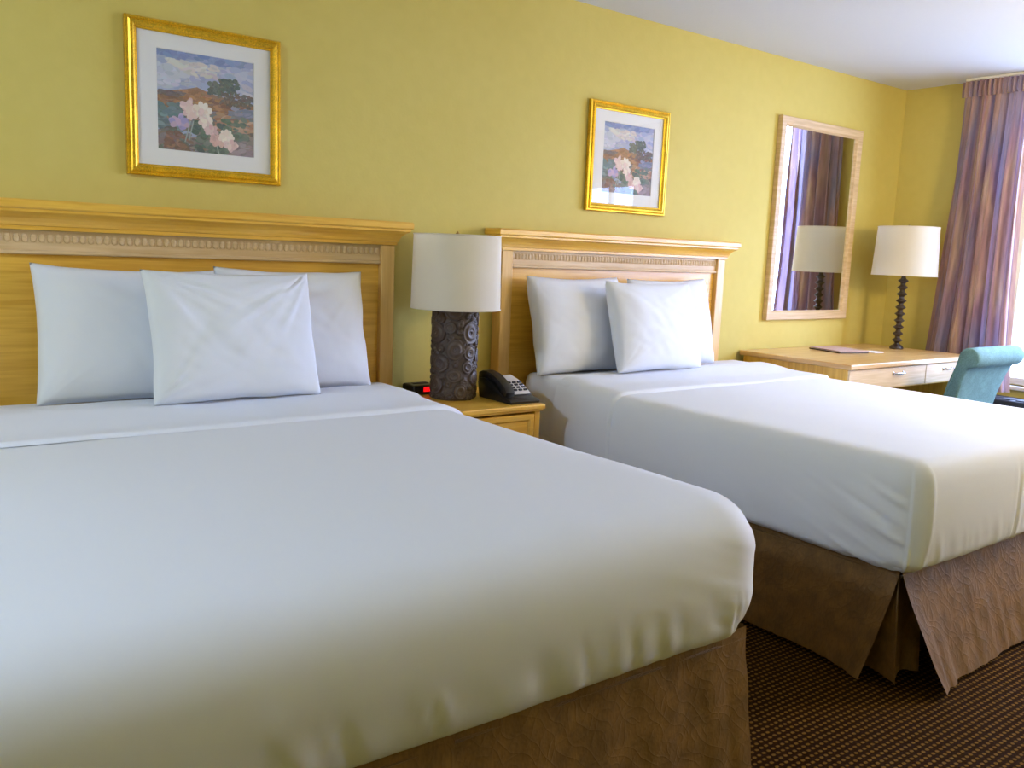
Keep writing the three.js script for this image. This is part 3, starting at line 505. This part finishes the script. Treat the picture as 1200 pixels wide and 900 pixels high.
{ // telephone
  const g = thing('telephone', 'black desk telephone with pale faceplate beside the carved lamp', 'telephone', [1.085, NY, 0.25]);
  const W = 0.15;
  const ext = (pts, x0, x1, bev = 0.004) => { const s = new THREE.Shape(pts.map(([z, y]) => new THREE.Vector2(z, y))); const e = new THREE.ExtrudeGeometry(s, { depth: x1 - x0 - 2 * bev, bevelEnabled: true, bevelSize: bev, bevelThickness: bev, bevelSegments: 2, steps: 1 }); e.rotateY(-Math.PI / 2); e.translate(x1 - bev, 0, 0); return planarUV(toCreasedNormals(e, 0.6)); };
  mesh('phone_body', ext([[0.012, 0.004], [0.0, 0.062], [0.006, 0.076], [0.04, 0.082], [0.085, 0.071], [0.13, 0.052], [0.185, 0.022], [0.2, 0.017], [0.226, 0.014], [0.232, 0.009], [0.23, 0.004]], 0, W), M.black, g);
  mesh('faceplate', ext([[0.042, 0.084], [0.088, 0.0735], [0.133, 0.0545], [0.182, 0.0285], [0.182, 0.031], [0.134, 0.0575], [0.089, 0.0765], [0.043, 0.087]].map(([a, b]) => [a, b + 0.003]), 0.058, W - 0.01, 0.0008), M.phoneFace, g);
  for (let r = 0; r < 4; r++) for (let c = 0; c < 3; c++) { const k = box(-0.0085, 0.0085, -0.0035, 0.0045, -0.0045, 0.0045, 0.002); k.rotateX(0.46); k.translate(0.074 + c * 0.026, 0.0725 - r * 0.0082 - 0.002, 0.118 + r * 0.0155); mesh('key', k, M.key, g); }
  mesh('handset', ext([[-0.004, 0.074], [0.0, 0.1], [0.02, 0.108], [0.05, 0.11], [0.09, 0.103], [0.14, 0.081], [0.18, 0.056], [0.19, 0.042], [0.184, 0.026], [0.16, 0.042], [0.146, 0.058], [0.09, 0.084], [0.05, 0.092], [0.036, 0.084]], 0.004, 0.05, 0.006), M.black, g);
}
{ // clock radio
  const g = thing('clock_radio', 'small black clock radio with red light behind bed edge', 'clock', [0.838, NY, 0.036]);
  mesh('case', box(0, 0.12, 0.002, 0.042, 0, 0.098, 0.01), M.black, g);
  mesh('display', box(0.05, 0.104, 0.014, 0.034, 0.096, 0.0995, 0.001), M.lcd, g);
  mesh('snooze_bar', box(0.03, 0.1, 0.041, 0.045, 0.03, 0.055, 0.0015), M.key, g);
}

// ---------------------------------------------------------------- desk and what stands on it
const DY = 0.775, DX0 = 3.088, DX1 = 4.40, DZ = 0.733;
{
  const g = thing('desk', 'blond wood writing desk under the tall mirror', 'desk', [0, 0, 0]);
  mesh('top', box(DX0, DX1, DY - 0.028, DY, 0.014, DZ, 0.006), M.deskTop, g);
  const a = DX0 + 0.02, b = DX1 - 0.02, zf = DZ - 0.02;
  mesh('side_panel', box(a, a + 0.03, 0, DY - 0.028, 0.03, zf - 0.01, 0.004, true), M.wood, g);
  mesh('side_panel', box(b - 0.03, b, 0, DY - 0.028, 0.03, zf - 0.01, 0.004, true), M.wood, g);
  mesh('back_panel', box(a + 0.03, b - 0.03, 0.3, DY - 0.028, 0.03, 0.045, 0.002), M.wood, g);
  mesh('drawer_rail', box(a + 0.03, b - 0.03, 0.625, 0.642, 0.045, zf - 0.006, 0.002), M.wood, g);
  const cuts = [a + 0.002, 3.885, b - 0.002];
  for (let k = 0; k < 2; k++) {
    const d = mesh('drawer', box(cuts[k] + 0.002, cuts[k + 1] - 0.002, 0.632, DY - 0.032, zf - 0.018, zf, 0.004), M.paleWood, g);
    const x = k ? (cuts[1] + cuts[2]) / 2 : 3.585, c = new THREE.CatmullRomCurve3([[-0.05, 0], [-0.046, 0.016], [-0.02, 0.024], [0.02, 0.024], [0.046, 0.016], [0.05, 0]].map(([u, w]) => new THREE.Vector3(x + u, 0.708, zf + w)));
    mesh('handle', [new THREE.TubeGeometry(c, 24, 0.005, 8), lathe([[0, 0], [0.009, 0], [0.007, 0.004], [0, 0.004]], 14).rotateX(Math.PI / 2).translate(x - 0.05, 0.708, zf), lathe([[0, 0], [0.009, 0], [0.007, 0.004], [0, 0.004]], 14).rotateX(Math.PI / 2).translate(x + 0.05, 0.708, zf)], M.chrome, d).userData.label = 'chrome bail handle';
  }
}
{
  const g = thing('table_lamp', 'table lamp with slim dark spool-turned stem and cream drum shade', 'lamp', [4.262, DY, 0.31]);
  const pts = [[0, 0], [0.04, 0], [0.042, 0.008], [0.036, 0.02], [0.02, 0.03]], n = 10, y0 = 0.035, hh = 0.0415;
  for (let k = 0; k < n; k++) { const y = y0 + k * hh; pts.push([0.0135, y], [0.017, y + hh * 0.2], [0.029, y + hh * 0.42], [0.0315, y + hh * 0.5], [0.029, y + hh * 0.58], [0.017, y + hh * 0.8]); }
  pts.push([0.013, y0 + n * hh], [0.012, y0 + n * hh + 0.03], [0, y0 + n * hh + 0.03]);
  mesh('spool_stem', lathe(pts, 40), M.spool, g);
  shadeParts(g, 0.192, 0.178, 0.462, 0.76);
}
{
  const g = thing('leather_folder', 'thin dark brown folder lying on the desk', 'folder', [3.70, DY + 0.001, 0.262], -0.25);
  mesh('cover', box(-0.11, 0.11, 0, 0.004, -0.13, 0.13, 0.0015), M.leather, g);
  mesh('pages', box(-0.1, 0.106, 0.004, 0.009, -0.122, 0.122, 0.001), M.paper, g);
  mesh('cover', box(-0.11, 0.11, 0.009, 0.013, -0.13, 0.13, 0.0015), M.pinkPaper, g);
  tag(mesh('note_card', box(3.83, 3.93, DY + 0.0005, DY + 0.0035, 0.33, 0.42, 0.001), M.paper), 'small white card lying on the desk beside brown folder', 'card');
}

// ---------------------------------------------------------------- chair
{
  const g = thing('desk_chair', 'teal upholstered low chair with rolled back drawn up to desk', 'chair', [3.9, 0, 1.06]);
  // side section of the back: rises from the seat, leans out and rolls over away from the desk (+z)
  const cy = 0.828, r = 0.05, sec = [];
  sec.push([-0.17, 0.40], [-0.14, 0.56], [-0.1, 0.68], [-0.058, 0.79]);
  for (let k = 0; k <= 14; k++) { const a = Math.PI * (1 - 0.05) - k / 14 * Math.PI * 1.45; sec.push([Math.cos(a) * r, cy + Math.sin(a) * r]); }
  sec.push([-0.012, 0.762], [-0.03, 0.72], [-0.055, 0.62], [-0.075, 0.5], [-0.085, 0.40]);
  const s = new THREE.Shape(sec.map(([z, y]) => new THREE.Vector2(z, y))), bev = 0.012, wid = 0.53;
  const e = new THREE.ExtrudeGeometry(s, { depth: wid - 2 * bev, bevelEnabled: true, bevelSize: bev, bevelThickness: bev, bevelOffset: -bev * 0.6, bevelSegments: 4, steps: 12 });
  e.rotateY(-Math.PI / 2); e.translate(wid / 2 - bev, 0, 0);
  { const p = e.attributes.position; for (let i = 0; i < p.count; i++) { const y = p.getY(i); p.setX(i, p.getX(i) * mix(0.78, 1, smooth(0.42, 0.8, y))); } }
  e.computeVertexNormals(); mesh('backrest', planarUV(toCreasedNormals(e, 0.8)), M.teal, g);
  const sg = new RoundedBoxGeometry(0.5, 0.13, 0.5, 4, 0.045); sg.translate(0, 0.415, -0.33); mesh('seat', planarUV(sg), M.teal, g);
  for (const [x, z] of [[-0.2, -0.53], [0.2, -0.53], [-0.19, -0.12], [0.19, -0.12]]) { const l = lathe([[0.012, 0], [0.016, 0.02], [0.024, 0.36], [0, 0.36]], 16); l.translate(x, 0, z); mesh('leg', l, M.darkWood, g); }
}

// ---------------------------------------------------------------- drapes and what is below the window
function drape(zA, zB, flareA, flareB, label, s) {                          // hangs from a pleated heading near the ceiling, zA..zB at the top
  const g = thing('drape', label, 'curtain', [XR - 0.075, 0, 0], 0, undefined), yT = 2.425, yH = 2.335, yB = 0.565, nf = 5;
  const wave = (u, v) => { const a = u * nf * Math.PI * 2 + 1.2 * noise(u * 5 + s, v * 1.5, s); return 0.026 * Math.sin(a) + 0.010 * Math.sin(a * 2.3 + s + v) + 0.014 * (noise(u * 9, v * 2 + s, s + 1) - 0.5); };
  mesh('panel', gridGeo(220, 40, (u, v) => {
    const y = mix(yH, yB, v), am = mix(0.55, 1.15, smooth(0, 0.35, v)), fl = Math.pow(v, 1.8);
    return [wave(u, v) * am - 0.012, y, mix(zA - flareA * fl, zB + flareB * fl * v, u) + 0.01 * Math.sin(u * nf * Math.PI * 4) * am];
  }, [1, 1]), M.drape, g);
  mesh('heading', gridGeo(200, 8, (u, v) => [-0.022 + 0.009 * Math.sin(u * nf * Math.PI * 6) - 0.006 * Math.sin(v * Math.PI), mix(yT, yH - 0.004, v), mix(zA - 0.006, zB + 0.004, u)], [1, 0.06]), M.drape, g);
  return g;
}
drape(0.425, 0.838, 0.09, 0.065, 'mauve and rust striped drape hanging beside the desk lamp', 131);
drape(2.1, 2.42, 0.02, 0.0, 'mauve and rust striped drape between the two windows', 151);
tag(mesh('curtain_track', box(XR - 0.115, XR - 0.06, 2.426, 2.4395, 0.44, 2.5, 0.003), M.white), 'white curtain track fixed to the ceiling along window wall', 'track');
{
  const g = thing('air_conditioner', 'low dark air conditioning unit under the window', 'air conditioner', [XR - 0.22, 0, 0.78]);
  mesh('case', box(0, 0.2, 0, 0.535, 0, 1.3, 0.012), M.unit, g);
  for (let k = 0; k < 15; k++) mesh('slat', box(0.02, 0.12, 0.535, 0.541, 0.05 + k * 0.08, 0.1 + k * 0.08, 0.002), M.unit, g);
}

{ // floor lamp behind the photographer's side of the room: its light falls warm on the bed feet and throws the desk lamp's shadow
  const g = thing('floor_lamp', 'lit floor lamp with cream shade standing beside the window past the desk', 'lamp', [3.4, 0, 2.52]);
  mesh('base', lathe([[0, 0], [0.14, 0], [0.14, 0.012], [0.03, 0.03], [0, 0.03]], 40), M.spool, g);
  mesh('pole', lathe([[0, 0.03], [0.012, 0.03], [0.012, 1.63], [0, 1.63]], 16), M.spool, g);
  mesh('lamp_shade', lathe([[0.0, 1.63], [0.16, 1.63], [0.15, 1.93], [0, 1.93]], 40), new THREE.MeshStandardMaterial({ color: 0xe8dcc0, emissive: WARM, emissiveIntensity: 3, roughness: 1 }), g);
  const l = new THREE.PointLight(WARM, WARM_INTENSITY, 0, 2); l.position.set(3.4, 1.78, 2.52); l.shadow.radius = 7; l.castShadow = true; l.name = 'floor_lamp_light'; scene.add(l);
}

{ // ceiling light over the entry, out of frame at the left
  const g = thing('ceiling_light', 'round white ceiling light at the end away from windows', 'ceiling light', [-2.4, 2.32, 1.7]);
  mesh('rim', lathe([[0.17, 0.12], [0.2, 0.12], [0.2, 0.085], [0.185, 0.08], [0.17, 0.085]], 48), M.white, g);
  mesh('diffuser', lathe([[0, 0], [0.06, 0.006], [0.12, 0.028], [0.16, 0.06], [0.172, 0.085], [0.172, 0.11], [0, 0.11]], 48), new THREE.MeshStandardMaterial({ color: 0xf2f2f0, emissive: COOL, emissiveIntensity: 4, roughness: 0.6 }), g);
  const l = new THREE.PointLight(COOL, COOL_INTENSITY, 0, 2); l.position.set(-2.4, 2.36, 1.7); l.shadow.radius = 6; l.castShadow = true; l.name = 'ceiling_light_glow'; scene.add(l);
}

renderer.render(scene, camera);
